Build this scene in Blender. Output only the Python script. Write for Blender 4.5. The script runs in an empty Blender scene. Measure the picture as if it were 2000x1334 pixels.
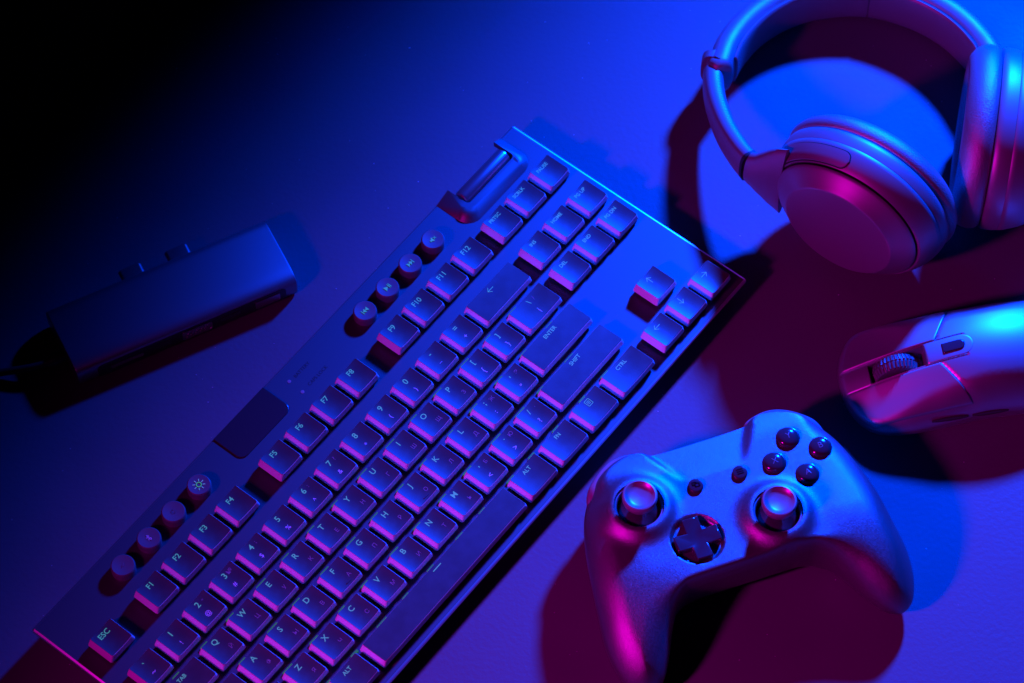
import bpy, math, random
import numpy as np
from mathutils import Matrix, Vector, geometry

# ------------------------------------------------------------------ scene, camera, lights
S = bpy.context.scene
C = S.collection
MM = 0.001
R = math.radians

cam_d = bpy.data.cameras.new('camera')
cam = bpy.data.objects.new('camera', cam_d)
C.objects.link(cam)
cam_d.sensor_width = 36.0
cam_d.lens = 116.33
cam_d.clip_start = 0.05
cam_d.clip_end = 30.0
ax = Vector((0.99999, 0.0, 0.00165))
az_ = Vector((-0.0014285, -0.504431, 0.863451))
ay = az_.cross(ax)
m = Matrix((ax, ay, az_)).transposed().to_4x4()
m.translation = Vector((-2.333, -823.72, 1409.99)) * MM
cam.matrix_world = m
cam_d.dof.use_dof = True
cam_d.dof.focus_distance = 1.585
cam_d.dof.aperture_fstop = 14.0
S.camera = cam

W = bpy.data.worlds.new('World')
S.world = W
W.use_nodes = True
bg = W.node_tree.nodes['Background']
bg.inputs[0].default_value = (0.0, 0.01, 0.12, 1)
bg.inputs[1].default_value = 0.004

S.view_settings.view_transform = 'Standard'
S.view_settings.look = 'None'
S.view_settings.exposure = 0.0
S.view_settings.gamma = 1.0
S.view_settings.use_curve_mapping = False
S.cycles.use_denoising = True
S.cycles.max_bounces = 6
S.cycles.sample_clamp_indirect = 4.0


def spot(name, target, pos, energy, color, size, blend, radius):
    d = bpy.data.lights.new(name, 'SPOT')
    o = bpy.data.objects.new(name, d)
    C.objects.link(o)
    t = Vector(target) * MM
    p = Vector(pos) * MM
    v = (p - t).normalized()
    o.location = p
    o.rotation_euler = (-v).to_track_quat('-Z', 'Y').to_euler()
    d.energy = energy
    d.color = color
    d.spot_size = R(size)
    d.spot_blend = blend
    d.shadow_soft_size = radius
    return o


# saturated blue lamp from the upper right, magenta lamp from the lower left
BLUE = (0.0, 0.042, 1.0)
MAGENTA = (1.0, 0.0, 0.78)
spot('blue_lamp', (212, -15, 0), (405, 655, 495), 318, BLUE, 54, 1.0, 0.042)
spot('magenta_lamp', (255, -175, 0), (-596, -580, 600), 27, MAGENTA, 51, 1.0, 0.050)


# ------------------------------------------------------------------ helpers
def new_mat(name, base=(0.3, 0.3, 0.3), rough=0.5, metal=0.0, spec=0.5, bump=None, emis=None, estr=0.0,
            var=None, coat=0.0):
    """bump = (scale, strength, stretch xyz, detail)   var = (scale, amount, stretch)"""
    mt = bpy.data.materials.new(name)
    mt.use_nodes = True
    nt = mt.node_tree
    b = nt.nodes['Principled BSDF']
    b.inputs['Base Color'].default_value = (*base, 1)
    b.inputs['Roughness'].default_value = rough
    b.inputs['Metallic'].default_value = metal
    b.inputs['Specular IOR Level'].default_value = spec
    b.inputs['Coat Weight'].default_value = coat
    if emis:
        b.inputs['Emission Color'].default_value = (*emis, 1)
        b.inputs['Emission Strength'].default_value = estr
    tc = nt.nodes.new('ShaderNodeTexCoord')

    def noise(scale, stretch, detail):
        mp = nt.nodes.new('ShaderNodeMapping')
        mp.inputs['Scale'].default_value = stretch
        nt.links.new(tc.outputs['Object'], mp.inputs[0])
        n = nt.nodes.new('ShaderNodeTexNoise')
        n.inputs['Scale'].default_value = scale
        n.inputs['Detail'].default_value = detail
        nt.links.new(mp.outputs[0], n.inputs['Vector'])
        return n
    if bump:
        n = noise(bump[0], bump[2], bump[3])
        bp = nt.nodes.new('ShaderNodeBump')
        bp.inputs['Strength'].default_value = bump[1]
        bp.inputs['Distance'].default_value = bump[4] if len(bump) > 4 else 0.0002
        nt.links.new(n.outputs['Fac'], bp.inputs['Height'])
        nt.links.new(bp.outputs[0], b.inputs['Normal'])
    if var:
        n = noise(var[0], var[2], 4)
        mr = nt.nodes.new('ShaderNodeMapRange')
        mr.inputs['From Min'].default_value = 0.3
        mr.inputs['From Max'].default_value = 0.7
        mr.inputs['To Min'].default_value = rough - var[1]
        mr.inputs['To Max'].default_value = rough + var[1]
        nt.links.new(n.outputs['Fac'], mr.inputs[0])
        nt.links.new(mr.outputs[0], b.inputs['Roughness'])
        mx = nt.nodes.new('ShaderNodeMix')
        mx.data_type = 'RGBA'
        mx.inputs[6].default_value = (*[c * 0.93 for c in base], 1)
        mx.inputs[7].default_value = (*[min(1, c * 1.07) for c in base], 1)
        nt.links.new(n.outputs['Fac'], mx.inputs[0])
        nt.links.new(mx.outputs[2], b.inputs['Base Color'])
    return mt


M = {}
M['table'] = new_mat('matte_desk_laminate', (0.10, 0.10, 0.10), 0.58, spec=0.3, bump=(420, 0.5, (1, 1, 1), 6, 0.0003), var=(14, 0.10, (1, 1, 1)))
M['deck'] = new_mat('brushed_aluminium_plate', (0.15, 0.15, 0.155), 0.48, metal=0.92, bump=(900, 0.12, (0.03, 1, 1), 3))
M['case'] = new_mat('black_case_plastic', (0.03, 0.03, 0.03), 0.5)
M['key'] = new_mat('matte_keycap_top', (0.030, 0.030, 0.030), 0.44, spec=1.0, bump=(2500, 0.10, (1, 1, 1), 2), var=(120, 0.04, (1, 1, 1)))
M['button'] = new_mat('round_button_plastic', (0.09, 0.09, 0.09), 0.48, spec=1.0)
M['polished'] = new_mat('diamond_cut_edge', (0.85, 0.85, 0.86), 0.40, metal=1.0)
M['key_side'] = new_mat('keycap_side_brightened', (0.64, 0.64, 0.64), 0.55, spec=0.3)  # same plastic as the top, colour raised so the sides look brightly lit
M['switch'] = new_mat('switch_housing_plastic', (0.10, 0.10, 0.10), 0.35)
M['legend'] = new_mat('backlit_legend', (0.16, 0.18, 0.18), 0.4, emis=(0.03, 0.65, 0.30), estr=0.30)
M['print'] = new_mat('white_legend_print', (0.6, 0.6, 0.6), 0.5)
M['faint_print'] = new_mat('thin_grey_legend_print', (0.20, 0.20, 0.20), 0.5)
M['letter_print'] = new_mat('letter_under_gloss', (0.12, 0.12, 0.12), 0.4)
M['dark_print'] = new_mat('dark_print', (0.02, 0.02, 0.02), 0.5)
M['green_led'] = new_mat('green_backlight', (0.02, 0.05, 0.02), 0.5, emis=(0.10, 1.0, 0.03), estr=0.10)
M['gloss_black'] = new_mat('dark_glossy_panel', (0.025, 0.025, 0.03), 0.3)
M['metal'] = new_mat('satin_metal', (0.5, 0.5, 0.5), 0.28, metal=0.9)
M['hs'] = new_mat('soft_touch_headphone_plastic', (0.28, 0.28, 0.282), 0.45, metal=0.62, bump=(1800, 0.08, (1, 1, 1), 2))
M['seam'] = new_mat('black_seam', (0.01, 0.01, 0.01), 0.6)
M['leather'] = new_mat('ear_pad_leatherette', (0.30, 0.30, 0.302), 0.42, metal=0.65, bump=(1500, 0.8, (1, 1, 1), 3, 0.0004))
M['leather2'] = new_mat('headband_pad_leatherette', (0.22, 0.22, 0.22), 0.46, metal=0.45, bump=(420, 0.25, (1, 1, 1), 4, 0.0004))
M['mesh_cloth'] = new_mat('ear_cup_cloth', (0.05, 0.05, 0.05), 0.9)
M['pad'] = new_mat('controller_shell_plastic', (0.25, 0.25, 0.252), 0.42, metal=0.90, bump=(2600, 0.7, (1, 1, 1), 2, 0.00018), var=(900, 0.05, (1, 1, 1)))
M['pad_gloss'] = new_mat('controller_bumper_gloss', (0.22, 0.22, 0.23), 0.16)
M['stick'] = new_mat('thumbstick_rubber', (0.30, 0.30, 0.305), 0.38, metal=0.5)
M['black_gloss'] = new_mat('black_button_gloss', (0.035, 0.035, 0.04), 0.14, spec=0.7)
M['black_satin'] = new_mat('black_satin_plastic', (0.04, 0.04, 0.04), 0.35)
M['mouse'] = new_mat('mouse_shell_plastic', (0.42, 0.42, 0.422), 0.46, metal=0.88, bump=(1800, 0.10, (1, 1, 1), 2))
M['rubber'] = new_mat('ribbed_wheel_rubber', (0.09, 0.09, 0.09), 0.42)
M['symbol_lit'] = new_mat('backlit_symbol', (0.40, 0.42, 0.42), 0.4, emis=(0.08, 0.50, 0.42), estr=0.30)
M['hub'] = new_mat('anodised_aluminium', (0.36, 0.36, 0.37), 0.40, metal=0.9, bump=(1600, 0.10, (1, 1, 1), 2))
M['cable'] = new_mat('black_cable_rubber', (0.03, 0.03, 0.03), 0.45)


def link(name, me, mat, parent=None, smooth=35):
    me.materials.append(mat)
    if smooth:
        me.shade_smooth()
        me.set_sharp_from_angle(angle=R(smooth))
    o = bpy.data.objects.new(name, me)
    C.objects.link(o)
    if parent is not None:
        o.parent = parent
    return o


def mesh(name, V, F):
    me = bpy.data.meshes.new(name)
    me.from_pydata([(x * MM, y * MM, z * MM) for x, y, z in V], [], F)
    me.validate()
    me.update()
    return me


def obj(name, V, F, mat, parent=None, smooth=35, bevel=None, seg=2):
    o = link(name, mesh(name, V, F), mat, parent, smooth)
    if bevel:
        b = o.modifiers.new('bevel', 'BEVEL')
        b.width = bevel * MM
        b.segments = seg
        b.limit_method = 'ANGLE'
        b.angle_limit = R(40)
    return o


def empty(name, loc, rz, label, cat):
    o = bpy.data.objects.new(name, None)
    C.objects.link(o)
    o.location = Vector(loc) * MM
    o.rotation_euler = (0, 0, R(rz))
    o.empty_display_size = 0.01
    o['label'] = label
    o['category'] = cat
    return o


def rrect(hw, hh, r, n=4, cx=0, cy=0):
    P = []
    for (sx, sy, a0) in ((1, 1, 0), (-1, 1, 90), (-1, -1, 180), (1, -1, 270)):
        for k in range(n + 1):
            a = R(a0 + 90 * k / n)
            P.append((cx + sx * (hw - r) + r * math.cos(a), cy + sy * (hh - r) + r * math.sin(a)))
    return P


def loft(loops, cap0=True, cap1=True, close=False):
    V, F = [], []
    n = len(loops[0])
    for L in loops:
        V += list(L)
    for i in range(len(loops) - 1):
        for k in range(n):
            a, b = i * n + k, i * n + (k + 1) % n
            F.append((a, b, b + n, a + n))
    if close:
        i = len(loops) - 1
        for k in range(n):
            F.append((i * n + k, i * n + (k + 1) % n, (k + 1) % n, k))
    else:
        if cap0:
            F.append(tuple(range(n - 1, -1, -1)))
        if cap1:
            F.append(tuple(range((len(loops) - 1) * n, len(loops) * n)))
    return V, F


def merge(*parts):
    V, F = [], []
    for v, f in parts:
        k = len(V)
        V += list(v)
        F += [tuple(i + k for i in q) for q in f]
    return V, F


def prism(P, z0, z1):
    return loft([[(x, y, z0) for x, y in P], [(x, y, z1) for x, y in P]])


def box(x0, x1, y0, y1, z0, z1):
    return prism([(x0, y0), (x1, y0), (x1, y1), (x0, y1)], z0, z1)


def lathe(prof, n=48, cx=0, cy=0, cz=0):
    """profile (r, z) bottom to top"""
    L = [[(cx + max(r, 0.001) * math.cos(2 * math.pi * k / n), cy + max(r, 0.001) * math.sin(2 * math.pi * k / n), cz + z)
          for k in range(n)] for r, z in prof]
    return loft(L)


def sweep(path, radius, n=12):
    path = [Vector(p) for p in path]
    L = []
    for i, p in enumerate(path):
        t = (path[min(i + 1, len(path) - 1)] - path[max(i - 1, 0)]).normalized()
        a = t.cross(Vector((0, 0, 1)))
        a = a.normalized() if a.length > 1e-4 else Vector((1, 0, 0))
        b = a.cross(t)
        r = radius[i] if isinstance(radius, (list, tuple)) else radius
        L.append([tuple(p + a * r * math.cos(2 * math.pi * k / n) + b * r * math.sin(2 * math.pi * k / n)) for k in range(n)])
    return loft(L)


def catmull(P, n=8, closed=False):
    P = [np.array(p, float) for p in P]
    out = []
    N = len(P)
    rng = range(N) if closed else range(N - 1)
    for i in rng:
        if closed:
            p0, p1, p2, p3 = P[i - 1], P[i], P[(i + 1) % N], P[(i + 2) % N]
        else:
            p0, p1, p2, p3 = P[max(i - 1, 0)], P[i], P[i + 1], P[min(i + 2, N - 1)]
        for k in range(n):
            t = k / n
            out.append(0.5 * (2 * p1 + (p2 - p0) * t + (2 * p0 - 5 * p1 + 4 * p2 - p3) * t * t + (3 * p1 - p0 - 3 * p2 + p3) * t ** 3))
    if not closed:
        out.append(P[-1])
    return [tuple(p) for p in out]


def strokes(polys, w, z=0.0, h=0.04):
    """flat strokes of width w; polys = list of polylines"""
    parts = []
    for pl in polys:
        for (a, b) in zip(pl[:-1], pl[1:]):
            a, b = Vector(a), Vector(b)
            d = (b - a)
            if d.length < 1e-6:
                continue
            d = d.normalized() * w / 2
            n = Vector((-d.y, d.x))
            q = [a - d + n * -1, b + d - n, b + d + n, a - d + n]
            parts.append(prism([(v.x, v.y) for v in q], z, z + h))
    return merge(*parts)


_tc = {}


def text_geo(s, size, bold=0.0):
    key = (s, size, bold)
    if key in _tc:
        return _tc[key]
    cu = bpy.data.curves.new('t', 'FONT')
    cu.body = s
    cu.size = size
    cu.offset = bold
    cu.resolution_u = 3
    cu.align_x = 'CENTER'
    cu.align_y = 'CENTER'
    o = bpy.data.objects.new('t', cu)
    C.objects.link(o)
    dg = bpy.context.evaluated_depsgraph_get()
    me = o.evaluated_get(dg).to_mesh()
    V = [tuple(v.co) for v in me.vertices]
    F = [tuple(p.vertices) for p in me.polygons]
    o.evaluated_get(dg).to_mesh_clear()
    bpy.data.objects.remove(o)
    bpy.data.curves.remove(cu)
    if V:
        xs = [v[0] for v in V]
        ys = [v[1] for v in V]
        cx, cy = (min(xs) + max(xs)) / 2, (min(ys) + max(ys)) / 2
        V = [(v[0] - cx, v[1] - cy, 0) for v in V]
    _tc[key] = (V, F)
    return V, F


def seg_dist(P, O):
    """distance of points P (n,2) to the closed polyline O (m,2), and inside test"""
    P = np.asarray(P, float)
    O = np.asarray(O, float)
    A, B = O, np.roll(O, -1, 0)
    d = B - A
    L = (d ** 2).sum(1) + 1e-12
    best = np.full(len(P), 1e9)
    ins = np.zeros(len(P), bool)
    for i in range(len(A)):
        t = np.clip(((P - A[i]) @ d[i]) / L[i], 0, 1)
        q = A[i] + t[:, None] * d[i]
        best = np.minimum(best, np.hypot(*(P - q).T))
        c = (A[i, 1] > P[:, 1]) != (B[i, 1] > P[:, 1])
        with np.errstate(divide='ignore', invalid='ignore'):
            xi = (B[i, 0] - A[i, 0]) * (P[:, 1] - A[i, 1]) / (B[i, 1] - A[i, 1]) + A[i, 0]
        ins ^= c & (P[:, 0] < xi)
    return best, ins


def inset_points(O, dists):
    O = np.asarray(O, float)
    T = np.roll(O, -1, 0) - np.roll(O, 1, 0)
    T /= np.linalg.norm(T, axis=1)[:, None]
    area = 0.5 * np.sum(O[:, 0] * np.roll(O[:, 1], -1) - np.roll(O[:, 0], -1) * O[:, 1])
    N = np.stack([-T[:, 1], T[:, 0]], 1) * (1 if area > 0 else -1)
    out = []
    for d in dists:
        Q = O + N * d
        b, ins = seg_dist(Q, O)
        out.append(Q[ins & (b > d * 0.93)])
    return np.concatenate(out) if out else np.zeros((0, 2))


def sheet(O, step, zt, zb, rings=(0.3, 0.8, 1.5, 2.5, 4, 5.5, 7.5), extra=None):
    """solid between the height functions zt(P, d) and zb(P, d) over the outline O"""
    O = np.asarray(O, float)
    mn, mx = O.min(0), O.max(0)
    rr = inset_points(O, rings)
    lim = max(rings) + step * 0.5 if len(rings) else step * 0.5
    gx, gy = np.meshgrid(np.arange(mn[0], mx[0], step), np.arange(mn[1], mx[1], step))
    gy = gy + (np.arange(gx.shape[1]) % 2)[None, :] * step * 0.5
    G = np.stack([gx.ravel(), gy.ravel()], 1)
    b, ins = seg_dist(G, O)
    G = G[ins & (b > lim)]
    pts = [rr, G]
    if extra is not None and len(extra):
        E = np.asarray(extra, float)
        b, ins = seg_dist(E, O)
        pts.append(E[ins & (b > 0.2)])
    I = np.concatenate(pts)
    allp = np.concatenate([O, I])
    n = len(O)
    vv, _, ff, ov, _, _ = geometry.delaunay_2d_cdt([Vector(p) for p in allp], [(i, (i + 1) % n) for i in range(n)], [], 1, 1e-5)
    P = np.array([(v.x, v.y) for v in vv])
    d, _ = seg_dist(P, O)
    onb = d < 1e-4
    d[onb] = 0
    T = zt(P, d)
    B = zb(P, d)
    nv = len(P)
    V = [(P[i, 0], P[i, 1], T[i]) for i in range(nv)] + [(P[i, 0], P[i, 1], B[i]) for i in range(nv)]
    F = []
    cnt = {}
    for f in ff:
        c = P[list(f)].mean(0)
        F.append(tuple(f))
        F.append(tuple(i + nv for i in reversed(f)))
        for a, b2 in zip(f, f[1:] + f[:1] if isinstance(f, tuple) else list(f[1:]) + [f[0]]):
            cnt[(a, b2)] = 1
    for (a, b2) in cnt:
        if (b2, a) not in cnt:
            F.append((b2, a, a + nv, b2 + nv))
    return V, F


def smooth01(x):
    x = np.clip(x, 0, 1)
    return x * x * (3 - 2 * x)


# ------------------------------------------------------------------ the tabletop
V, F = box(-1500, 1500, -1200, 1500, -30, 0)
tb = obj('tabletop', V, F, M['table'], smooth=0)
tb['kind'] = 'structure'
tb['label'] = 'smooth matte desk top lit deep blue with soft magenta patches in the shadows'

# ------------------------------------------------------------------ keyboard (local x along the keys, y towards the back)
kb = empty('keyboard', (-226.115, -163.35, 0), 51.6186,
           'slim tenkeyless keyboard with brushed metal plate and glowing green legends', 'keyboard')
# deck plate, chamfered, with a notch for the volume roller
U0, U1, V0, V1 = 1.6, 362.6, 1.6, 149.6
deck_out = [(U0, -V1), (U1, -V1), (U1, -V0), (350, -V0), (350, -14.5), (303, -14.5), (303, -V0), (U0, -V0)]
V, F = prism(deck_out, 10.2, 13.5)
tp = obj('top_plate', V, F, M['deck'], kb, smooth=0, bevel=1.3, seg=2)
tp.data.materials.append(M['polished'])
tp.modifiers['bevel'].material = 1
body_out = [(U0 + 4, -V1 + 4), (U1 - 4, -V1 + 4), (U1 - 4, -16), (U0 + 4, -16)]
V, F = merge(prism(body_out, 0.6, 10.2), box(U0 + 4, 302, -16.0, -V0 - 4, 0.6, 10.19), box(351, U1 - 4, -16.0, -V0 - 4, 0.6, 10.19))
obj('case', V, F, M['case'], kb, smooth=0)

# raised housing and the metal volume roller
hx0, hx1, hy0, hy1 = 300.5, 352.0, -24.2, -2.2
slot = (309.5, 346.5, -15.5)


def arc(cx, cy, r, a0, a1, n=6):
    return [(cx + r * math.cos(R(a0 + (a1 - a0) * k / n)), cy + r * math.sin(R(a0 + (a1 - a0) * k / n))) for k in range(n + 1)]


Uo = arc(hx0 + 8, hy0 + 8, 8, 180, 270) + arc(hx1 - 8, hy0 + 8, 8, 270, 360) + [(hx1, hy1), (slot[1], hy1)] + \
    arc(slot[1] - 2, slot[2] + 2, 2, 0, -90, 3) + arc(slot[0] + 2, slot[2] + 2, 2, 270, 180, 3) + [(slot[0], hy1), (hx0, hy1)]
Od = np.array(arc(hx0 + 8, hy0 + 8, 8, 180, 270) + arc(hx1 - 8, hy0 + 8, 8, 270, 360) + [(hx1, 40), (hx0, 40)])


def hz(P, d):
    e, _ = seg_dist(P, Od)
    w = np.where(np.abs(P[:, 0] - 326) > 17, 5.5, 4.0)
    return 13.62 + 3.4 * np.sin(np.clip(e / w, 0, 1) * math.pi / 2)


V, F = sheet(Uo, 1.2, hz, lambda P, d: np.full(len(P), 13.2), rings=(0.5, 1.2, 2, 3, 4, 5))
obj('roller_housing', V, F, M['deck'], kb, smooth=40)
rv = []
for x, r in ((310.5, 3.6), (311.0, 4.3), (312, 4.6), (343.5, 4.6), (344.5, 4.3), (345, 3.6)):
    rv.append([(x, -10.2 + r * math.cos(2 * math.pi * k / 32), 14.0 + r * math.sin(2 * math.pi * k / 32)) for k in range(32)])
V, F = loft(rv)
ro = obj('volume_roller', V, F, M['metal'], kb)

# round buttons
def bar(x0, x1, y0=-1.35, y1=1.35):
    return prism([(x0, y0), (x1, y0), (x1, y1), (x0, y1)], 0, 0.05)


def tri(x0, x1, h=1.35):
    return prism([(x0, 0), (x1, h), (x1, -h)] if x0 < x1 else [(x0, 0), (x1, -h), (x1, h)], 0, 0.05)


def ring(r, w, n=28, a0=0, a1=360):
    P = [(r * math.cos(R(a0 + (a1 - a0) * k / n)), r * math.sin(R(a0 + (a1 - a0) * k / n))) for k in range(n + 1)]
    return strokes([P], w)


SYM = {
    'prev': merge(bar(-2.0, -1.6), tri(-1.55, 0.2), tri(0.2, 2.0)),
    'next': merge(bar(1.6, 2.0), tri(1.55, -0.2), tri(-0.2, -2.0)),
    'play': merge(tri(0.3, -2.0, 1.5), bar(0.7, 1.15), bar(1.5, 1.95)),
    'mute': merge(prism([(-2, -.55), (-1.2, -.55), (0.1, -1.5), (0.1, 1.5), (-1.2, .55), (-2, .55)], 0, .05),
                  strokes([[(0.7, -0.6), (1.9, 0.6)], [(0.7, 0.6), (1.9, -0.6)]], 0.3)),
    'sun': merge(ring(1.3, 0.42), strokes([[(2.1 * math.cos(R(a)), 2.1 * math.sin(R(a))), (3.1 * math.cos(R(a)), 3.1 * math.sin(R(a)))] for a in range(0, 360, 45)], 0.36)),
    'game': merge(ring(1.4, 0.25, 20, 30, 330)),
    'link': strokes([[(-0.9, -0.9), (0.9, 0.9), (0, 1.9), (0, -1.9), (0.9, -0.9), (-0.9, 0.9)]], 0.34),
    'bolt': strokes([[(-1.4, -0.6), (0, 0.7), (0, -0.7), (1.4, 0.6)]], 0.3),
}
BT = [(228.9, 15.3, 'prev', 'legend'), (246.1, 15.35, 'play', 'legend'), (263.8, 15.35, 'next', 'legend'), (281.6, 15.3, 'mute', 'legend'),
      (105.8, 14.9, 'sun', 'symbol_lit'), (87.5, 14.9, 'game', 'faint_print'), (69.8, 15.1, 'link', 'print'), (51.5, 15.1, 'bolt', 'faint_print')]
for u, v, s, mt in BT:
    V, F = lathe([(5.9, 13.3), (5.9, 17.6), (5.75, 18.3), (5.3, 18.75), (4.7, 18.7), (3.0, 18.45), (0.0, 18.35)], 40, u, -v)
    b = obj('round_button', V, F, M['button'], kb)
    V, F = SYM[s]
    if s in ('game', 'bolt'):
        V = [(x * .8, y * .8, z) for x, y, z in V]
    obj('symbol', [(x * 0.92 + u, y * 0.92 - v, z + 18.62) for x, y, z in V], F, M[mt], b, smooth=0)

# glossy logo panel, lamps and their words
pp = [(130.4, -20.8)] + [(130.4, -20.8)]
pan = [(130.2, -2.2), (130.2, -16.5)] + arc(134.4, -16.6, 4.2, 180, 270, 5) + arc(162.8, -16.6, 4.2, 270, 360, 5) + [(167, -2.2)]
V, F = prism(pan, 13.3, 14.1)
obj('glossy_panel', V, F, M['gloss_black'], kb, smooth=0, bevel=0.25)
for (u, v) in ((177.4, 10.0), (177.0, 18.8)):
    V, F = lathe([(0.95, 13.3), (0.95, 13.62), (0.0, 13.7)], 20, u, -v)
    obj('indicator_lamp', V, F, M['faint_print'], kb)
for s, u, v in (('BATTERY', 186.3, 10.4), ('CAPS LOCK', 188.6, 18.6)):
    V, F = text_geo(s, 2.6)
    obj('lettering', [(x + u, y - v, 13.56) for x, y, z in V], F, M['dark_print'], kb, smooth=0)

# keys
PITCH = 19.05
KU0, VF, VN = 10.27, 27.82, 51.89
ZT = 21.0


def key_geo(w, flat):
    """cap of w units; cell spans x 0..w*PITCH, y 0..-PITCH"""
    cw = w * PITCH
    b0, b1 = 1.1, cw - 1.25
    t0, t1 = 2.54, cw - 2.75
    yb0, yb1 = -0.8, -15.95
    yt0, yt1 = -1.8, -15.5
    dep = 0.12 if flat else 0.75
    nx, ny, nc = 14, 6, 3

    def loop(x0, x1, y0, y1, r, zf):
        P = []
        cs = [(x1 - r, y0 - r, 0), (x0 + r, y0 - r, 90), (x0 + r, y1 + r, 180), (x1 - r, y1 + r, 270)]
        for i, (cx, cy, a0) in enumerate(cs):
            for k in range(nc + 1):
                a = R(a0 + 90 * k / nc)
                P.append((cx + r * math.cos(a), cy + r * math.sin(a)))
            nx_ = cs[(i + 1) % 4]
            cnt = nx if i % 2 == 0 else ny
            a = R(a0 + 90)
            p = P[-1]
            a2 = R(nx_[2])
            q = (nx_[0] + r * math.cos(a2), nx_[1] + r * math.sin(a2))
            for k in range(1, cnt):
                P.append((p[0] + (q[0] - p[0]) * k / cnt, p[1] + (q[1] - p[1]) * k / cnt))
        return [(x, y, zf(x, y)) for x, y in P]
    cx = (t0 + t1) / 2
    hw = (t1 - t0) / 2
    cy = (yt0 + yt1) / 2
    hh = (yt0 - yt1) / 2

    def top(x, y):
        if flat:
            return ZT - 0.15 + 0.15 * ((y - cy) / hh) ** 2
        return ZT - dep + dep * min(1.3, ((x - cx) / hw) ** 2)
    L = [loop(b0 + .1, b1 - .1, yb0 - .1, yb1 + .1, 0.9, lambda x, y: 15.7),
         loop(b0, b1, yb0, yb1, 1.0, lambda x, y: 16.0),
         loop(t0 - 0.22, t1 + 0.22, yt0 + 0.18, yt1 - 0.25, 0.9, lambda x, y: top(x, y) - 0.38),
         loop(t0 - 0.08, t1 + 0.08, yt0 + 0.06, yt1 - 0.08, 0.8, lambda x, y: top(x, y) - 0.1)]
    for s in (1.0, 0.93, 0.8, 0.6, 0.4, 0.2):
        L.append(loop(cx - hw * s + 0.06, cx + hw * s - 0.06, cy + hh * s - 0.03, cy - hh * s + 0.03, min(0.75, hh * s * .4), top))
    return loft(L), (t0, yt0, t1, top)


_kc = {}


def key(u, v, w, legends=(), flat=None, bump=False):
    """u, v = back left corner of the cell in mm"""
    flat = (w >= 2) if flat is None else flat
    kk = (w, flat)
    if kk not in _kc:
        (V, F), info = key_geo(w, flat)
        me = mesh('key', V, F)
        me.materials.append(M['key'])
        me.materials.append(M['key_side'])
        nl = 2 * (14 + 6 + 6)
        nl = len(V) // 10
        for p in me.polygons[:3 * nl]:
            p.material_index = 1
        me.shade_smooth()
        me.set_sharp_from_angle(angle=R(28))
        sV, sF = merge(box(2.6 + (w - 1) * PITCH / 2, 16.4 + (w - 1) * PITCH / 2, -15.6, -2.0, 13.4, 14.9),
                       box(4.2 + (w - 1) * PITCH / 2, 14.8 + (w - 1) * PITCH / 2, -14.4, -3.4, 14.9, 15.3),
                       box(6.7 + (w - 1) * PITCH / 2, 12.3 + (w - 1) * PITCH / 2, -12.4, -6.6, 15.0, 18.5),
                       box(3.2 + (w - 1) * PITCH / 2, 6.2 + (w - 1) * PITCH / 2, -11.2, -7.8, 14.9, 15.6))
        sm = mesh('switch', sV, sF)
        sm.materials.append(M['switch'])
        _kc[kk] = (me, info, sm)
    me, (t0, yt0, t1, top), sm = _kc[kk]
    k = bpy.data.objects.new('key', me)
    C.objects.link(k)
    k.parent = kb
    k.location = (u * MM, -v * MM, 0)
    so = bpy.data.objects.new('switch', sm)
    C.objects.link(so)
    so.parent = k
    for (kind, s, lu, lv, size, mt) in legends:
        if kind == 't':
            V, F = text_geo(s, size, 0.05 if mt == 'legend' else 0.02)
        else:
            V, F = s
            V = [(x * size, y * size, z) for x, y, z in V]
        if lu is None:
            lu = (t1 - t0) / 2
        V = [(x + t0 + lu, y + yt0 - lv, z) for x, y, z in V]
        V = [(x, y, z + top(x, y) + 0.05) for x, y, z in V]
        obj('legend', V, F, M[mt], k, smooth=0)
    if bump:
        V, F = loft([[(x, y, ZT - 0.75) for x, y in rrect(1.7, .35, .3, 3, 9.4, yt0 - 12.2)], [(x, y, ZT - .42) for x, y in rrect(1.5, .22, .2, 3, 9.4, yt0 - 12.2)]])
        obj('homing_bar', V, F, M['key'], k)
    return k


def arrow(a):
    c, s = math.cos(R(a)), math.sin(R(a))
    r = lambda x, y: (x * c - y * s, x * s + y * c)
    return strokes([[r(-2.2, 0), r(2.2, 0)], [r(0.4, 1.7), r(2.2, 0), r(0.4, -1.7)]], 0.36)


def L1(s, size=4.1):
    return ('t', s, 6.2, 3.0, size, 'legend')


rows = {}
ES = [(0, 'ESC')] + [(1.667 + i, 'F%d' % (i + 1)) for i in range(4)] + [(6.333 + i, 'F%d' % (i + 5)) for i in range(4)] + [(11 + i, 'F%d' % (i + 9)) for i in range(4)]
for c, s in ES:
    key(KU0 + c * PITCH, VF, 1, [L1(s, 3.9)])
for c, s in ((15.25, 'PRTSC'), (16.25, 'SCRLK'), (17.25, 'PAUSE')):
    key(KU0 + c * PITCH, VF, 1, [('t', s, 6.2, 2.6, 2.7, 'legend')])


def cell(c, r):
    return KU0 + c * PITCH, VN + r * PITCH


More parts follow.
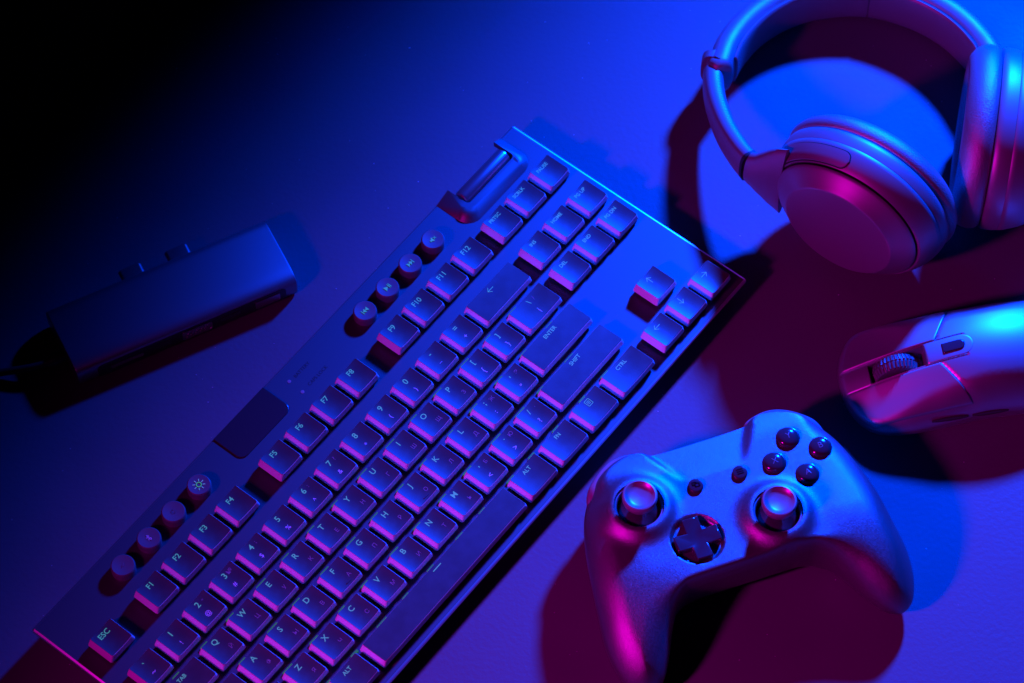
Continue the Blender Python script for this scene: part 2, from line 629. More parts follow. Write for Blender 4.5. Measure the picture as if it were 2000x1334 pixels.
tilde = strokes([[(-1.0, -.2), (-.4, .3), (.4, -.3), (1.0, .2)]], 0.35)
num = [('`', tilde, None), ('1', '!', None), ('2', '@', '"'), ('3', '#', '№'), ('4', '$', ';'), ('5', '%', None), ('6', '^', ':'), ('7', '&', '?'),
       ('8', '*', None), ('9', '(', None), ('0', ')', None), ('-', '_', None), ('=', '+', None)]
for i, (a, b, c_) in enumerate(num):
    u, v = cell(i, 0)
    lg = [L1(a, 4.4)]
    if isinstance(b, str):
        lg.append(('t', b, 6.2, 9.8, 3.3, 'print'))
    else:
        lg.append(('g', b, 6.2, 9.8, 1.0, 'print'))
    if c_:
        lg.append(('t', c_, 9.6, 3.0, 3.0, 'faint_print'))
    key(u, v, 1, lg)
u, v = cell(13, 0)
key(u, v, 2, [('g', arrow(180), 15, 3.0, 0.85, 'legend')])

u, v = cell(0, 1)
key(u, v, 1.5, [('t', 'TAB', None, 2.8, 2.8, 'legend')])
cyr1 = 'ЙЦУКЕНГШЩЗХЪ'
for i, ch in enumerate('QWERTYUIOP'):
    u, v = cell(1.5 + i, 1)
    key(u, v, 1, [L1(ch, 4.1), ('t', cyr1[i], 9.8, 9.6, 3.0, 'faint_print')])
for i, (a, b) in enumerate((('[', '{'), (']', '}'))):
    u, v = cell(11.5 + i, 1)
    key(u, v, 1, [L1(a, 3.8), ('t', b, 6.2, 9.8, 3.8, 'print')])
u, v = cell(13.5, 1)
key(u, v, 1.5, [('t', '\\', None, 3.0, 4.0, 'legend'), ('t', '|', None, 9.8, 3.6, 'print'), ('t', '/', 15.0, 3.0, 3.2, 'faint_print')], flat=False)

u, v = cell(0, 2)
key(u, v, 1.75, [('t', 'CAPS', None, 2.8, 2.8, 'legend')])
cyr2 = 'ФЫВАПРОЛДЖЭ'
for i, ch in enumerate('ASDFGHJKL'):
    u, v = cell(1.75 + i, 2)
    key(u, v, 1, [L1(ch, 4.1), ('t', cyr2[i], 9.8, 9.6, 3.0, 'faint_print')], bump=ch in 'FJ')
for i, (a, b, c_) in enumerate(((';', ':', 'Ж'), ("'", '"', 'Э'))):
    u, v = cell(10.75 + i, 2)
    key(u, v, 1, [L1(a, 4.1), ('t', b, 6.2, 9.8, 3.6, 'print'), ('t', c_, 10.4, 3.4, 2.8, 'faint_print')])
u, v = cell(12.75, 2)
key(u, v, 2.25, [('t', 'ENTER', None, 2.7, 2.9, 'legend')])

u, v = cell(0, 3)
key(u, v, 2.25, [('t', 'SHIFT', None, 2.7, 2.9, 'legend')])
cyr3 = 'ЯЧСМИТЬ'
for i, ch in enumerate('ZXCVBNM'):
    u, v = cell(2.25 + i, 3)
    key(u, v, 1, [L1(ch, 4.1), ('t', cyr3[i], 9.8, 9.6, 3.0, 'faint_print')])
for i, (a, b, c_) in enumerate(((',', '<', 'Б'), ('.', '>', 'Ю'), ('/', '?', '.'))):
    u, v = cell(9.25 + i, 3)
    key(u, v, 1, [L1(a, 4.1), ('t', b, 6.2, 9.8, 3.8, 'print'), ('t', c_, 10.4, 3.4, 2.8, 'faint_print')])
u, v = cell(12.25, 3)
key(u, v, 2.75, [('t', 'SHIFT', None, 2.7, 2.9, 'legend')])

menu = merge(strokes([rrect(1.5, 1.7, .4, 3) + [rrect(1.5, 1.7, .4, 3)[0]]], 0.28), strokes([[(-.8, .7), (.8, .7)], [(-.8, 0), (.8, 0)], [(-.8, -.7), (.8, -.7)]], 0.26))
for c, w, lg in ((0, 1.5, [('t', 'CTRL', None, 2.7, 2.9, 'legend')]), (1.5, 1.25, [('g', menu, None, 3, .8, 'legend')]), (2.75, 1.25, [('t', 'ALT', None, 2.7, 2.9, 'legend')]),
                 (4.0, 5.75, [('g', strokes([[(-2.6, 0), (2.6, 0)]], 0.45), None, 2.0, 1, 'legend')]),
                 (9.75, 1.25, [('t', 'ALT', None, 2.7, 2.9, 'legend')]), (11, 1.25, [('t', 'FN', None, 2.7, 2.9, 'legend')]),
                 (12.25, 1.25, [('g', menu, None, 3.2, 1, 'legend')]), (13.5, 1.5, [('t', 'CTRL', None, 2.7, 2.9, 'legend')])):
    u, v = cell(c, 4)
    key(u, v, w, lg)
for c, r, s in ((15.25, 0, 'INS'), (16.25, 0, 'HOME'), (17.25, 0, 'PG UP'), (15.25, 1, 'DEL'), (16.25, 1, 'END'), (17.25, 1, 'PG DN')):
    u, v = cell(c, r)
    key(u, v, 1, [('t', s, 6.2, 2.6, 2.7, 'legend')])
for c, r, a in ((16.25, 3, 90), (15.25, 4, 180), (16.25, 4, 270), (17.25, 4, 0)):
    u, v = cell(c, r)
    key(u, v, 1, [('g', arrow(a), 6.2, 3.6, 0.85, 'legend')])

# green light leaking between the rows
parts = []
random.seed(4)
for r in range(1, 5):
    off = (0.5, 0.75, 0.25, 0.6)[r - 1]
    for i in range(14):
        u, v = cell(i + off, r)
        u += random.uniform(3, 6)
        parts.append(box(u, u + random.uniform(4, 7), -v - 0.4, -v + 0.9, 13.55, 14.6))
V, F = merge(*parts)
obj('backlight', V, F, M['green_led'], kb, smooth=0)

# ------------------------------------------------------------------ usb hub
hub = empty('usb_hub', (-168, 18.5, 0), 26.7, 'grey rounded aluminium multiport adapter with two plugs and a black cable', 'usb hub')
HL, HD, HH = 59.0, 20.5, 15.5


def hub_section():
    P = []
    for (cy, cz, r, a0) in ((-HD + 6.5, 7.0, 6.0, 180), ):
        pass
    pts = [(-HD + 1.4, 0.9), (-HD + 0.5, 2.2), (-HD + 0.1, 5), (-HD, 9.0), (-HD + .1, 11.3), (-HD + .5, 12.5), (-HD + 1.3, 13.4), (-HD + 2.6, 14.2),
           (-HD + 4.4, 14.8), (-HD + 6.8, 15.25), (-HD + 9.5, 15.45), (-HD + 13, HH + .02), (0, HH + .1), (HD - 8, HH)]
    for k in range(1, 10):
        a = R(90 - 90 * k / 9)
        pts.append((HD - 7 + 7 * math.cos(a), 8.5 + 7 * math.sin(a)))
    pts += [(HD, 6), (HD - 1.2, 2.2), (HD - 4, 0.8), (-HD + 4, 0.8)]
    return pts


sec = hub_section()
L = []
for x, s in ((-HL, .955), (-HL + .25, .985), (-HL + .8, 1), (HL - .8, 1), (HL - .25, .985), (HL, .955)):
    L.append([(x, y * s, 7.75 + (z - 7.75) * s) for y, z in sec])
V, F = loft(L)
hb = obj('housing', V, F, M['hub'], hub, smooth=30)
# black port strip on the front face
st = [(x, z) for x, z in rrect(50.5, 4.7, 2.2, 5, 2.0, 6.9)]
V, F = loft([[(x, -HD + 2.2, z) for x, z in st], [(x, -HD - 0.12, z) for x, z in st]])
fp = obj('port_panel', V, F, M['gloss_black'], hub, smooth=30)
fy = -HD - 0.14


def port(name, x, z, hw, hh, r, mat, depth=0.35, par=None):
    P = rrect(hw, hh, r, 4, x, z)
    Q = rrect(hw - .35, hh - .35, max(r - .3, .1), 4, x, z)
    V, F = loft([[(a, fy + .3, b) for a, b in P], [(a, fy - depth, b) for a, b in P], [(a, fy - depth, b) for a, b in Q], [(a, fy - .05, b) for a, b in Q]])
    return obj(name, V, F, mat, par or hub, smooth=30)


port('card_slot', -33, 6.9, 8.5, 1.2, .4, M['metal'])
port('network_port', -13, 6.9, 3.0, 2.4, .4, M['black_satin'])
dp = port('display_port', 4.5, 6.9, 8.0, 3.3, 1.4, M['metal'])
parts = []
for r_ in range(3):
    for c_ in range(5 + 0):
        parts.append(lathe([(.45, -.25), (.45, .25), (.01, .3)], 8, 0, 0, 0))
        vv = [(4.5 + (c_ - 2) * 2.4 + (r_ - 1) * 0.8 + y, fy - .12 - z, 6.9 + (r_ - 1) * 1.75 + x) for x, y, z in parts[-1][0]]
        parts[-1] = (vv, parts[-1][1])
V, F = merge(*parts)
obj('pin_holes', V, F, M['metal'], dp, smooth=30)
port('video_port', 22.5, 6.9, 5.2, 2.2, .6, M['black_satin'])
port('usb_port', 42.5, 6.9, 6.6, 2.7, .5, M['metal'])
for x in (-11.5, 13.5):
    P = rrect(6.2, 2.0, 1.9, 6, x, 8.2)
    V, F = loft([[(a, HD - 1, b) for a, b in P], [(a, HD + 5.6, b) for a, b in P], [(x + (a - x) * .94, HD + 6, 8.2 + (b - 8.2) * .9) for a, b in P]])
    obj('usb_plug', V, F, M['metal'], hub, smooth=30)
P = catmull([(-57, -4, 7.5), (-66, -4.6, 7.3), (-76, -3, 6), (-95, 4, 3), (-120, 9, 2.6), (-160, 10, 2.6), (-230, 6, 2.6)], 10)
rad = [3.4 if i < 9 else (3.4 - 1.5 * min(1, (i - 9) / 5)) for i in range(len(P))]
V, F = sweep(P, rad, 14)
obj('cable', V, F, M['cable'], hub)

# ------------------------------------------------------------------ game controller
gc = empty('game_controller', (100.5, -109.3, 0), 19.5, 'grey wireless gamepad with two thumbsticks resting between keyboard and mouse', 'game controller')
half = [(0, 37.5), (14, 37.6), (23, 38.2), (27, 40), (34, 41), (42, 40.5), (51, 36.5), (59, 28), (64.5, 18), (68.5, 5), (71.5, -10), (74, -28), (75.5, -42), (74, -55),
        (69.5, -64.5), (63, -68), (56, -65), (50, -57), (44.5, -46.5), (39, -37.5), (33.5, -32.8), (28, -31.8), (14, -31.6), (0, -31.6)]
outl = [(x, y) for x, y in half[:-1]] + [(half[-1])] + [(-x, y) for x, y in reversed(half[1:-1])]
outl = catmull(outl, 5, closed=True)[::-1]
PO = np.array(outl)


def g_face(P):
    x, y = P[:, 0], P[:, 1]
    axx = np.abs(x)
    z = 38 - 5.0 * np.clip((axx - 44) / 30, 0, 1.2) ** 2
    t = np.clip((-y - 18) / 50, 0, 1.1)
    z = z - 15.5 * t ** 1.7 * smooth01((axx - 27) / 24)
    # top facet falls towards the far edge
    bound = 15 + (y - 15) * 0.52
    k = smooth01((bound - axx) / 4.5 + 0.3)
    z = z - k * np.clip(y - 17, 0, 30) * 0.22
    z = z - (1 - k) * np.clip(y - 26, 0, 30) ** 2 * 0.012
    return z


def g_mid(P):
    x, y = P[:, 0], P[:, 1]
    t = np.clip((-y - 15) / 50, 0, 1)
    return 24 - 14 * t - 2 * smooth01((y - 20) / 18) + 9 * smooth01((-y - 20) / 9) * (1 - smooth01((np.abs(x) - 32) / 14))


def g_R(P):
    x, y = P[:, 0], P[:, 1]
    axx = np.abs(x)
    r = 2.4 + 11.3 * smooth01((axx - 33) / 24)
    r = np.where(y > 22, r * (1 - 0.62 * smooth01((y - 22) / 12)), r)
    return r


LS, RS, DP = (-40, 11), (20, -13), (-20, -13)


def g_top(P, d):
    f, mz, r = g_face(P), g_mid(P), g_R(P)
    s = np.clip(d / r, 0, 1)
    k = np.sqrt(np.clip(1 - (1 - s) ** 2, 0, 1))
    z = mz + (f - mz) * k
    for c in (LS, RS):
        rr = np.hypot(P[:, 0] - c[0], P[:, 1] - c[1])
        z = z + 3.6 * np.exp(-(np.clip(rr - 12.6, 0, 99) / 4.4) ** 2) * (rr > 11.6) * np.clip(k * 1.2, 0, 1)
        z = np.where(rr <= 11.6, z - 6.5 * smooth01((11.8 - rr) / 1.0) + 3.6 * (1 - smooth01((11.8 - rr) / 1.0)), z)
    rr = np.hypot(P[:, 0] - DP[0], P[:, 1] - DP[1])
    z = z - 2.6 * smooth01((12.9 - rr) / 1.6)
    return z


def g_bot(P, d):
    x, y = P[:, 0], P[:, 1]
    mz, r = g_mid(P), g_R(P)
    r = r * 1.1
    zb = 9 - 9 * smooth01((np.abs(x) - 22) / 28) * smooth01((-y + 10) / 45)
    s = np.clip(d / r, 0, 1)
    k = np.sqrt(np.clip(1 - (1 - s) ** 2, 0, 1))
    return mz + (np.minimum(zb, mz - .5) - mz) * k


ex = []
for c, rl in ((LS, (10.6, 11.0, 11.4, 11.7, 12.0, 12.6, 13.4, 14.4, 15.6, 17)), (RS, (10.6, 11.0, 11.4, 11.7, 12.0, 12.6, 13.4, 14.4, 15.6, 17)), (DP, (11, 11.5, 12, 12.5, 13, 13.4))):
    for r in rl:
        n = int(r * 6)
        ex += [(c[0] + r * math.cos(2 * math.pi * k / n), c[1] + r * math.sin(2 * math.pi * k / n)) for k in range(n)]
V, F = sheet(outl, 1.25, g_top, g_bot, rings=(0.15, 0.5, 1.0, 1.7, 2.6, 3.6, 4.8, 6.2, 7.8, 9.6, 11.4), extra=ex)
obj('shell', V, F, M['pad'], gc, smooth=55)


def gz(x, y):
    P = np.array([(x, y)])
    d, _ = seg_dist(P, PO)
    return float(g_top(P, d)[0])


# bumpers
for s in (-1, 1):
    path = catmull([(24 * s, 35.5), (30 * s, 38.6), (38 * s, 39.6), (46 * s, 36.6), (54 * s, 29.5), (60 * s, 20)], 6)
    L = []
    for i, (x, y) in enumerate(path):
        a, b = path[max(i - 1, 0)], path[min(i + 1, len(path) - 1)]
        t = Vector((b[0] - a[0], b[1] - a[1])).normalized()
        n = Vector((t.y, -t.x)) * (-s)
        f = math.sin(math.pi * min(1, (i + .35) / 5) / 2) * math.sin(math.pi * min(1, (len(path) - 1 - i + .3) / 7) / 2)
        L.append([(x + n.x * 4.6 * f * math.cos(2 * math.pi * k / 16), y + n.y * 4.6 * f * math.cos(2 * math.pi * k / 16), 25.5 + 8.0 * f * math.sin(2 * math.pi * k / 16)) for k in range(16)])
    V, F = loft(L)
    obj('bumper', V, F, M['pad_gloss'], gc)
    tg = catmull([(27 * s, 30), (33 * s, 38), (42 * s, 38), (48 * s, 29)], 6)
    L = []
    for z, k_ in ((21, 1.0), (14, 1.04), (7, .98), (4, .8)):
        L.append([(38 * s + (x - 38 * s) * k_, 26 + (y - 26) * k_, z) for x, y in tg])
    V, F = loft(L)
    obj('trigger', V, F, M['pad_gloss'], gc)

# thumbsticks
for c in (LS, RS):
    zc = gz(c[0], c[1]) + 6.5
    V, F = loft([[(c[0] + r * math.cos(2 * math.pi * k / 48), c[1] + r * math.sin(2 * math.pi * k / 48), zc + z) for k in range(48)]
                 for r, z in ((11.7, -1.0), (11.9, 1.6), (11.5, 2.3), (10.8, 2.4), (10.5, 1.6), (10.4, -3))], cap0=False, cap1=False)
    rg = obj('stick_ring', V, F, M['stick'], gc)
    V, F = lathe([(9.8, -6.2), (9.6, -3), (8.4, 0.5), (6.4, 3.0), (5.4, 5.6), (4.9, 9.0)], 40, c[0], c[1], zc)
    st_ = obj('thumbstick', V, F, M['black_gloss'], gc)
    V, F = lathe([(r, z + 3.4) for r, z in ((4.6, 4.4), (6.9, 4.3), (7.7, 4.9), (8.1, 6.4), (8.3, 8.2), (8.25, 9.4), (7.8, 10.1), (7.2, 10.25), (6.6, 9.9), (6.0, 9.2), (4, 8.5), (0, 8.2))], 56, c[0], c[1], zc)
    obj('stick_cap', V, F, M['stick'], st_)

# directional pad
a_, b_ = 3.9, 10.8
cross = [(a_, a_), (a_, b_), (-a_, b_), (-a_, a_), (-b_, a_), (-b_, -a_), (-a_, -a_), (-a_, -b_), (a_, -b_), (a_, -a_), (b_, -a_), (b_, a_)]
zc = gz(DP[0], DP[1])
V, F = loft([[(DP[0] + x, DP[1] + y, zc - .5) for x, y in cross], [(DP[0] + x, DP[1] + y, zc + 2.6 + 0.012 * (x * x + y * y)) for x, y in cross],
             [(DP[0] + x * .85, DP[1] + y * .85, zc + 2.9 + 0.008 * (x * x + y * y)) for x, y in cross], [(DP[0] + x * .3, DP[1] + y * .3, zc + 2.6) for x, y in cross]])
obj('directional_pad', V, F, M['black_gloss'], gc, smooth=25, bevel=0.5, seg=2)
# face buttons
for (x, y), ch in (((39.5, 22.6), 'Y'), ((52, 13.0), 'B'), ((28.5, 12.2), 'X'), ((41, 1.6), 'A')):
    z = gz(x, y)
    V, F = lathe([(5.75, -1), (5.75, .12), (5.45, .2), (5.4, 0.3), (5.25, 0.9), (4.7, 1.7), (3.5, 2.35), (1.8, 2.7), (0, 2.8)], 40, x, y, z)
    b = obj('face_button', V, F, M['black_gloss'], gc)
    V, F = text_geo(ch, 4.3)
    obj('letter', [(x + p, y + q, z + 2.92 - 0.035 * (p * p + q * q)) for p, q, _ in V], F, M['letter_print'], b, smooth=0)
for (x, y), sy in (((-10.8, 13.0), 0), ((11.2, 12.6), 1)):
    z = gz(x, y)
    V, F = lathe([(3.6, -1), (3.6, 0.9), (3.2, 1.5), (2.2, 1.75), (0, 1.8)], 32, x, y, z)
    b = obj('menu_button' if sy else 'view_button', V, F, M['black_gloss'], gc)
    if sy:
        V, F = strokes([[(-1.4, 1.1), (1.4, 1.1)], [(-1.4, 0), (1.4, 0)], [(-1.4, -1.1), (1.4, -1.1)]], .42)
    else:
        V, F = strokes([[(-1.6, -.2), (-1.6, 1.3), (.2, 1.3), (.2, .9)], [(-1.6, -.2), (-.9, -.2)], [(-.6, -1.2), (1.5, -1.2), (1.5, .5), (-.6, .5), (-.6, -1.2)]], .40)
    obj('symbol', [(x + p, y + q, z + 1.9) for p, q, _ in V], F, M['print'], b, smooth=0)

# ------------------------------------------------------------------ mouse (local x from nose to tail)
ms = empty('computer_mouse', (160.0, -30.5, 0), 10.0, 'matte wireless mouse with ribbed scroll wheel lying right of the controller', 'computer mouse')
mh = [(0, 0), (0.3, 6), (1.8, 13), (5, 20), (10, 25.5), (17, 28.6), (28, 30.2), (45, 30), (65, 29.0), (85, 29.4), (103, 28.6), (114, 24.5), (121, 17), (124.5, 8), (125, 0)]
mo = mh + [(x, -y) for x, y in reversed(mh[1:-1])]
mo = catmull(mo, 5, closed=True)[::-1]
MO = np.array(mo)


def m_z(P):
    X = P[:, 0]
    zc = np.interp(X, np.linspace(0, 125, 26), np.interp(np.linspace(0, 125, 26), [0, 10, 25, 45, 62, 78, 95, 110, 125], [15, 18.5, 24, 31, 36, 38.2, 36, 29, 18]))
    return zc


xs = np.linspace(-2, 128, 131)
_c = np.polyfit([0, 10, 25, 45, 62, 78, 95, 110, 125], [10.5, 16, 23, 30.5, 34, 35, 33, 27, 17], 5)


def m_zc(X):
    return np.polyval(_c, X)


def m_face(P):
    X, Y = P[:, 0], P[:, 1]
    w = 30.5
    z = m_zc(X)
    z = z * (1 - 0.36 * np.clip(np.abs(Y) / w, 0, 1) ** 2.0)
    # finger grooves of the main buttons
    g = 1 - smooth01((X - 40) / 30)
    z = z - g * 0.9 * np.exp(-((np.abs(Y) - 15) / 8) ** 2)
    return z


def m_top(P, d, off=0.0):
    X = P[:, 0]
    f = m_face(P) + off
    r = 2.6 + 11 * smooth01((X - 8) / 34)
    mz = f * (0.62 - 0.1 * smooth01(X / 40))
    s = np.clip(d / r, 0, 1)
    return mz + (f - mz) * np.sqrt(np.clip(1 - (1 - s) ** 2, 0, 1))


def m_bot(P, d):
    X = P[:, 0]
    f = m_face(P)
    mz = f * (0.62 - 0.1 * smooth01(X / 40))
    s = np.clip(d / 5.0, 0, 1)
    return mz + (0.8 - mz) * s ** 0.35


def m_shell_top(P, d):
    z = m_top(P, d)
    X, Y = P[:, 0], P[:, 1]
    # the shell lies deeper under buttons and centre strip
    inb = (X < 63) & (np.abs(Y) < 6.2)
    z = np.where(inb & (X < 59 + 0), z - 1.2, z)
    wh = (np.abs(X - 27) < 13.0) & (np.abs(Y) < 5.0)
    z = np.where(wh, z - 9, z)
    btn = (X < 58 - 0.55 * np.abs(Y - 0) * 0 + 0) & (np.abs(Y) > 6.2)
    lim = 46 + (np.abs(Y) - 6.2) * 0.62
    btn = (X < lim) & (np.abs(Y) >= 6.2)
    z = np.where(btn, z - 1.3, z)
    return z


ex = [(x, s * y) for s in (-1, 1) for x in np.arange(0.5, 62, .8) for y in (5.0, 5.4, 6.0, 6.4)]
V, F = sheet(mo, 1.2, m_shell_top, m_bot, rings=(0.2, 0.6, 1.2, 2, 3, 4.4, 6, 8, 10, 12), extra=ex)
obj('shell', V, F, M['mouse'], ms, smooth=60)


def clip_patch(poly, off, thick, step=1.1):
    poly = np.array(poly)
    def zt(P, d):
        dd, _ = seg_dist(P, MO)
        return m_top(P, dd, 0) + off - 0.25 * np.clip(1 - d / 0.5, 0, 1) ** 2
    return sheet(poly, step, zt, lambda P, d: zt(P, d) - thick, rings=(0.25, 0.6, 1.2))


def dense(poly, step=1.0):
    out = []
    for a, b in zip(poly, poly[1:] + poly[:1]):
        n = max(1, int(math.dist(a, b) / step))
        out += [(a[0] + (b[0] - a[0]) * k / n, a[1] + (b[1] - a[1]) * k / n) for k in range(n)]
    return out


for s in (-1, 1):
    edge = [(x, y) for x, y in catmull(mh, 6) if 6.4 < y and x < 61.5]
    # outer border runs just inside the flank
    ed = [(x + 0.35, min(y, 26.5) - 0.3) for x, y in edge if y > 7]
    lim = 46 + (26.2 - 6.2) * 0.62
    ed = [p for p in ed if p[0] < lim - 1]
    poly = [(ed[0][0], 6.5)] + ed + [(lim - 0.3, 26.2), (45.8, 6.5)]
    poly = dense([(x, y * s) for x, y in poly])
    if s > 0:
        poly = poly[::-1]
    V, F = clip_patch(poly, 0.35, 2.2)
    obj('mouse_button', V, F, M['mouse'], ms, smooth=50)
cs = [(0.7, -5.6), (13.6, -5.6), (13.6, 5.6), (0.7, 5.6)]
V, F = clip_patch(dense(cs), -1.0, 1.5)
obj('nose_strip', V, F, M['mouse'], ms, smooth=50)
cs = [(40.2, -5.6)] + arc(57.5, 0, 5.6, -90, 90, 12) + [(40.2, 5.6)]
V, F = clip_patch(dense(cs), 0.1, 2.5)
strip = obj('centre_strip', V, F, M['mouse'], ms, smooth=50)
cs = [(48.0, -2.6)] + arc(56.3, 0, 2.6, -90, 90, 8) + [(48.0, 2.6)]
V, F = clip_patch(dense(cs, .7), 0.7, 1.2, .8)
obj('sensitivity_button', V, F, M['black_gloss'], strip, smooth=50)
# wheel with ribs
L = []
n = 144
zwc = float(m_zc(27.0)) - 8.4
for y, r in ((-4, 7.5), (-3.9, 10.2), (-3.4, 10.8), (-0.5, 11.6), (-0.35, 11.2), (0.35, 11.2), (0.5, 11.6), (3.4, 10.8), (3.9, 10.2), (4, 7.5)):
    rib = 0.28 if abs(y) > .4 and abs(y) < 3.8 else 0
    L.append([(27 + (r + rib * (1 if (k // 2) % 2 else -1)) * math.cos(2 * math.pi * k / n), y, zwc + (r + rib * (1 if (k // 2) % 2 else -1)) * math.sin(2 * math.pi * k / n)) for k in range(n)])
V, F = loft(L)
obj('scroll_wheel', V, F, M['rubber'], ms, smooth=25)
# side buttons
P = [(38, -29.3), (58, -29.0), (76, -29.9)]
for a, b in ((38, 56), (58, 76)):
    L = []
    for i in range(9):
        x = a + (b - a) * i / 8
        f = math.sin(math.pi * (i + .6) / 9.2) ** .4
        zc_ = 13.5
        L.append([(x, -28.9 - 0.9 * f * math.cos(q) - .0, zc_ + 1.6 * f * math.sin(q)) for q in [2 * math.pi * k / 12 for k in range(12)]])
    V, F = loft(L)
    obj('side_button', V, F, M['black_satin'], ms)

# ------------------------------------------------------------------ headphones
hp = empty('headphones', (175, 110, 0), 0, 'over-ear wireless headphones with padded headband lying on their side', 'headphones')
HO = Vector((175, 110, 0))
PROF = [(0.0, 0.0, 0.0), (0.0, 28.6, 28.6), (0.15, 29.4, 29.3), (0.6, 30.0, 29.8), (1.4, 30.8, 30.4), (4.0, 34.6, 32.9), (6.6, 38.0, 35.4), (7.6, 39.0, 36.2), (8.2, 39.2, 36.3)]
GROOVE = [(6.5, 37.5, 34.8), (10.8, 38.2, 35.4)]
BODY = [(10.8, 38.4, 35.6), (9.1, 39.7, 36.8), (8.9, 40.4, 37.4), (9.6, 41.2, 38.0), (12.0, 42.9, 39.6), (15.0, 44.3, 40.9), (18.0, 45.6, 41.9), (20.3, 46.2, 42.3), (20.5, 46.0, 42.1)]
RING = [(20.5, 45.6, 41.8), (20.6, 46.1, 42.25), (22.5, 46.6, 42.6), (25, 46.75, 42.7), (27.4, 46.5, 42.5), (27.9, 46.0, 42.0), (28.1, 43.5, 39.5)]
CUSH = [(28.0, 42.5, 38.5), (28.6, 45.3, 41.2), (30.2, 46.8, 42.6), (33.0, 47.4, 43.1), (36.0, 46.6, 42.3), (38.8, 44.3, 40.2), (40.6, 41.2, 37.3), (41.3, 37.8, 34.0), (40.6, 34.2, 30.6), (38.4, 31.8, 28.4), (34, 30.5, 27.4), (29, 30, 27)]


def cup(c, az, sgn=1, ts=1.0):
    c = Vector(c)
    n = Vector((math.cos(R(az)), math.sin(R(az)), 0))
    e1 = Vector((n.y, -n.x, 0)) * sgn        # towards the headband
    e2 = Vector((0, 0, 1))

    def pt(q, t, a, b):
        return tuple(c - HO - n * (t * ts) + e1 * (a * math.cos(q)) + e2 * (b * math.sin(q)))

    def surf(prof, N=96, cap0=False, cap1=False):
        L = [[pt(2 * math.pi * k / N, t, max(a, .01), max(b, .01)) for k in range(N)] for t, a, b in prof]
        V, F = loft(L, cap0, cap1)
        if sgn < 0:
            F = [tuple(reversed(f)) for f in F]
        return V, F
    V, F = surf(PROF, cap0=False)
    cv = obj('cover', V, F, M['hs'], hp, smooth=50)
    V, F = surf(GROOVE)
    obj('cover_gap', V, F, M['seam'], hp)
    V, F = surf(BODY)
    hs = obj('ear_cup', V, F, M['hs'], hp, smooth=60)
    V, F = surf(RING, cap1=True)
    obj('cup_ring', V, F, M['hs'], hp, smooth=50)
    V, F = surf(CUSH)
    ec = obj('ear_cushion', V, F, M['leather'], hp, smooth=70)
    V, F = surf([(31.9, 30, 27), (32, 29.9, 26.9)], cap1=True)
    obj('inner_cloth', V, F, M['mesh_cloth'], ec)
    # a tongue of the yoke lying on the cup, with a dark line around its rounded end
    def body_ab(t):
        T = [p[0] for p in BODY[2:]]
        return np.interp(t, T, [p[1] for p in BODY[2:]]), np.interp(t, T, [p[2] for p in BODY[2:]])

    def tongue(off, grow, q0, q1, t0, t1, name, mat):
        grid = []
        nq = 150
        for i in range(nq + 1):
            q = q0 + (q1 + grow / 40 - q0) * i / nq
            rem = (q1 + grow / 40 - q) * 41
            wid = (t1 - t0) / 2 + grow
            rr_ = wid
            sc_ = 1.0 if rem > rr_ else math.sqrt(max(0.0, 1 - (1 - rem / rr_) ** 2))
            row = []
            tm = (t0 + t1) / 2
            for j in range(9):
                t = tm + wid * sc_ * (j - 4) / 4
                a, b = body_ab(t)
                row.append(pt(q, t, a + off, b + off))
            a, b = body_ab(tm + wid * sc_)
            row.append(pt(q, tm + wid * sc_, a - 1.5, b - 1.5))
            a, b = body_ab(tm - wid * sc_)
            row.append(pt(q, tm - wid * sc_, a - 1.5, b - 1.5))
            grid.append(row)
        V = [p for r_ in grid for p in r_]
        k = len(grid[0])
        F = []
        for i in range(nq):
            for j in range(k):
                F.append((i * k + j, i * k + (j + 1) % k, (i + 1) * k + (j + 1) % k, (i + 1) * k + j))
        F.append(tuple(range(k)))
        F.append(tuple(reversed(range(nq * k, nq * k + k))))
        return obj(name, V, F, mat, hp, smooth=40)
    tongue(0.25, 0.55, R(-60), R(83), 9.8, 17.0, 'yoke_gap', M['seam'])
    tongue(0.75, 0.0, R(-60), R(83), 9.6, 17.0, 'yoke_tongue', M['hs'])
    return pt, n, e1


near_pt, nn, ne1 = cup((158.9, 38.3, 41.5), -123.4, 1)
# n=(-.55,-.83); e1 must point to upper left
far_pt, fn, fe1 = cup((271.0, 88.0, 41.5), -9.0, -1, 1.2)
# charging port of the near cup
P0 = Vector(near_pt(R(195), 16, 44.9, 41.4))


def zc_band(y):
    return float(np.interp(y, [72, 140, 165, 200], [39.4, 22.5, 18.0, 14.2]))


def band(name, mat, pts, ht, tt, rnd=3.2, par=hp, N=20, off=0.0, zoff=0.0):
    """pts = plan path; ht half height list; tt half thickness list"""
    P = catmull(pts, 8)
    m_ = len(P) - 1
    L = []
    for i, p in enumerate(P):
        a, b = P[max(i - 1, 0)], P[min(i + 1, m_)]
        t = Vector((b[0] - a[0], b[1] - a[1], 0)).normalized()
        r = Vector((t.y, -t.x, 0))
        f = i / m_ * (len(ht) - 1)
        h = float(np.interp(f, range(len(ht)), ht))
        w = float(np.interp(f, range(len(tt)), tt))
        zc_ = (p[2] if len(p) > 2 else zc_band(p[1])) + zoff
        sec = []
        for k in range(N):
            q = 2 * math.pi * k / N
            cs_, sn = math.cos(q), math.sin(q)
            e = 2 / rnd
            X = abs(cs_) ** e * (1 if cs_ >= 0 else -1)
            Z = abs(sn) ** e * (1 if sn >= 0 else -1)
            sec.append((p[0] + r.x * (w * X + off) - HO.x, p[1] + r.y * (w * X + off) - HO.y, zc_ + h * Z))
        L.append(sec)
    V, F = loft(L)
    return obj(name, V, F, mat, par, smooth=50)


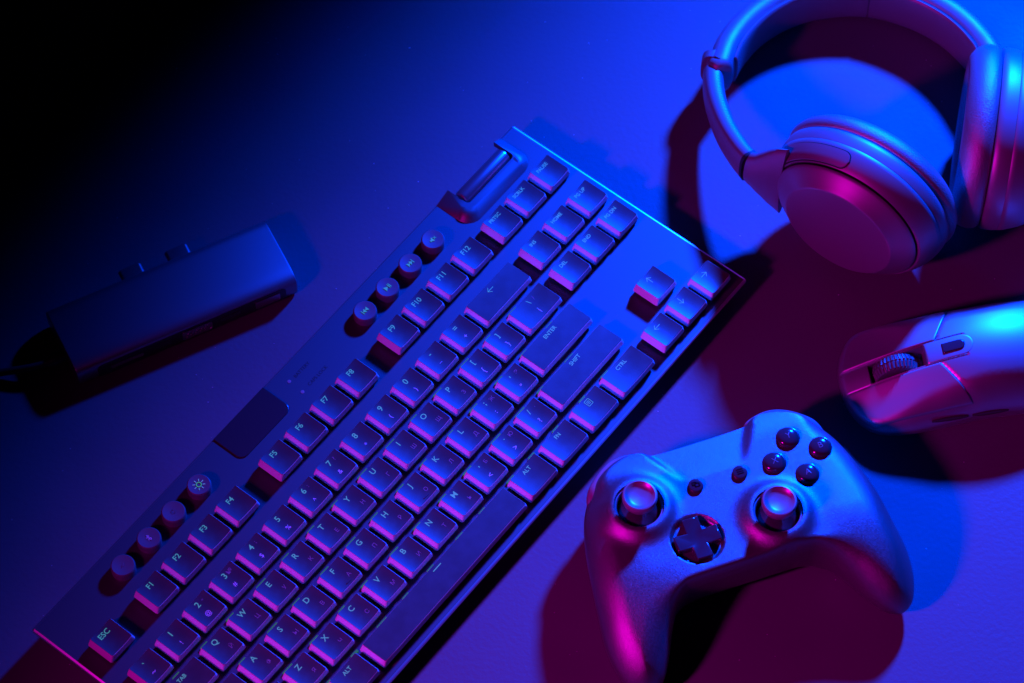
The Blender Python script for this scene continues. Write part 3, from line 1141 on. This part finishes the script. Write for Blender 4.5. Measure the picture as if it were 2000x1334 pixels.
def circ_pts(a0, a1, n, r=73.5, c=(176, 131)):
    return [(c[0] + r * math.cos(R(a0 + (a1 - a0) * k / n)), c[1] + r * math.sin(R(a0 + (a1 - a0) * k / n))) for k in range(n + 1)]


# slider arm on the left, from the joint near the padded band down to the seam, then the yoke that widens into the cup
armp = [(102.6, 145.0), (102.3, 133.6), (103.6, 119.4), (107.4, 102), (113.0, 87), (117.0, 79.5)]
band('slider_arm', M['hs'], armp, [9.5, 9.5, 9.8, 10.2, 10.8, 11.2], [5.3, 5.3, 5.2, 5.0, 4.8, 4.7], 3.0)
band('arm_seam', M['seam'], [(116.7, 80.1), (117.6, 78.4)], [11.35, 11.35], [4.85, 4.85], 3.0)
yk = [(117.4, 78.8, 37.8), (120.2, 76.6, 38.2), (123.6, 74.6, 38.8), (128.0, 72.0, 39.8), (134.0, 67.5, 41.0)]
band('yoke', M['hs'], yk, [11.2, 13.5, 18.0, 23.5, 28.5], [4.7, 5.0, 5.2, 4.8, 3.4], 2.3)
band('joint_ring', M['hs'], [(103.9, 152.5), (103.2, 148.2)], [12.6, 12.2], [7.2, 7.0], 3.0)
band('joint_gap', M['seam'], [(103.2, 149), (102.6, 143)], [8.6, 8.6], [4.4, 4.4], 3.0)
top = circ_pts(168, 12, 14)
band('padded_headband', M['leather2'], [(104.9, 151.5)] + circ_pts(168, 12, 14, 71.8) + [(247.6, 149)], [11.5, 13.3] + [14] * 12 + [13.3, 11.5], [6.2, 6.8] + [7.0] * 12 + [6.8, 6.2], 3.0)
inn = circ_pts(164, 82, 10, 64.9)
band('headband_cushion', M['leather2'], inn, [11, 12.5] + [12.8] * 7 + [12.5, 12], [1.6, 2.0] + [2.2] * 7 + [2.0, 1.6], 2.4)
inn = circ_pts(81.4, 16, 9, 64.9)
band('headband_cushion', M['leather2'], inn, [12, 12.5] + [12.8] * 5 + [12.5, 10], [1.6, 2.0] + [2.2] * 5 + [2.0, 1.6], 2.4)
band('slider_arm', M['hs'], [(248.8, 148.6), (250.3, 140), (250.8, 131), (250.5, 122)], [9.5, 9.8, 10.2, 11], [5.3, 5.3, 5.4, 5.6], 3.0)
band('joint_ring', M['metal'], [(247.8, 151.0), (248.6, 147.4)], [11.3, 11.0], [6.4, 6.2], 3.0)

# ------------------------------------------------------------------ fine dust lying on the desk
random.seed(11)
parts = []
for i in range(260):
    x, y = random.uniform(-260, 270), random.uniform(-200, 220)
    r = random.uniform(0.08, 0.2) * (1.6 if random.random() < .12 else 1)
    a = random.uniform(0, 6.3)
    e = random.uniform(1, 2.2)
    parts.append(loft([[(x + r * e * math.cos(a + q), y + r * math.sin(a + q * 1.0) , z) for q in [k * math.pi * 2 / 5 for k in range(5)]] for z in (0.002, 0.12)]))
V, F = merge(*parts)
du = obj('dust', V, F, M['print'], smooth=0)
du['kind'] = 'stuff'
du['label'] = 'tiny pale dust specks scattered on the desk top'
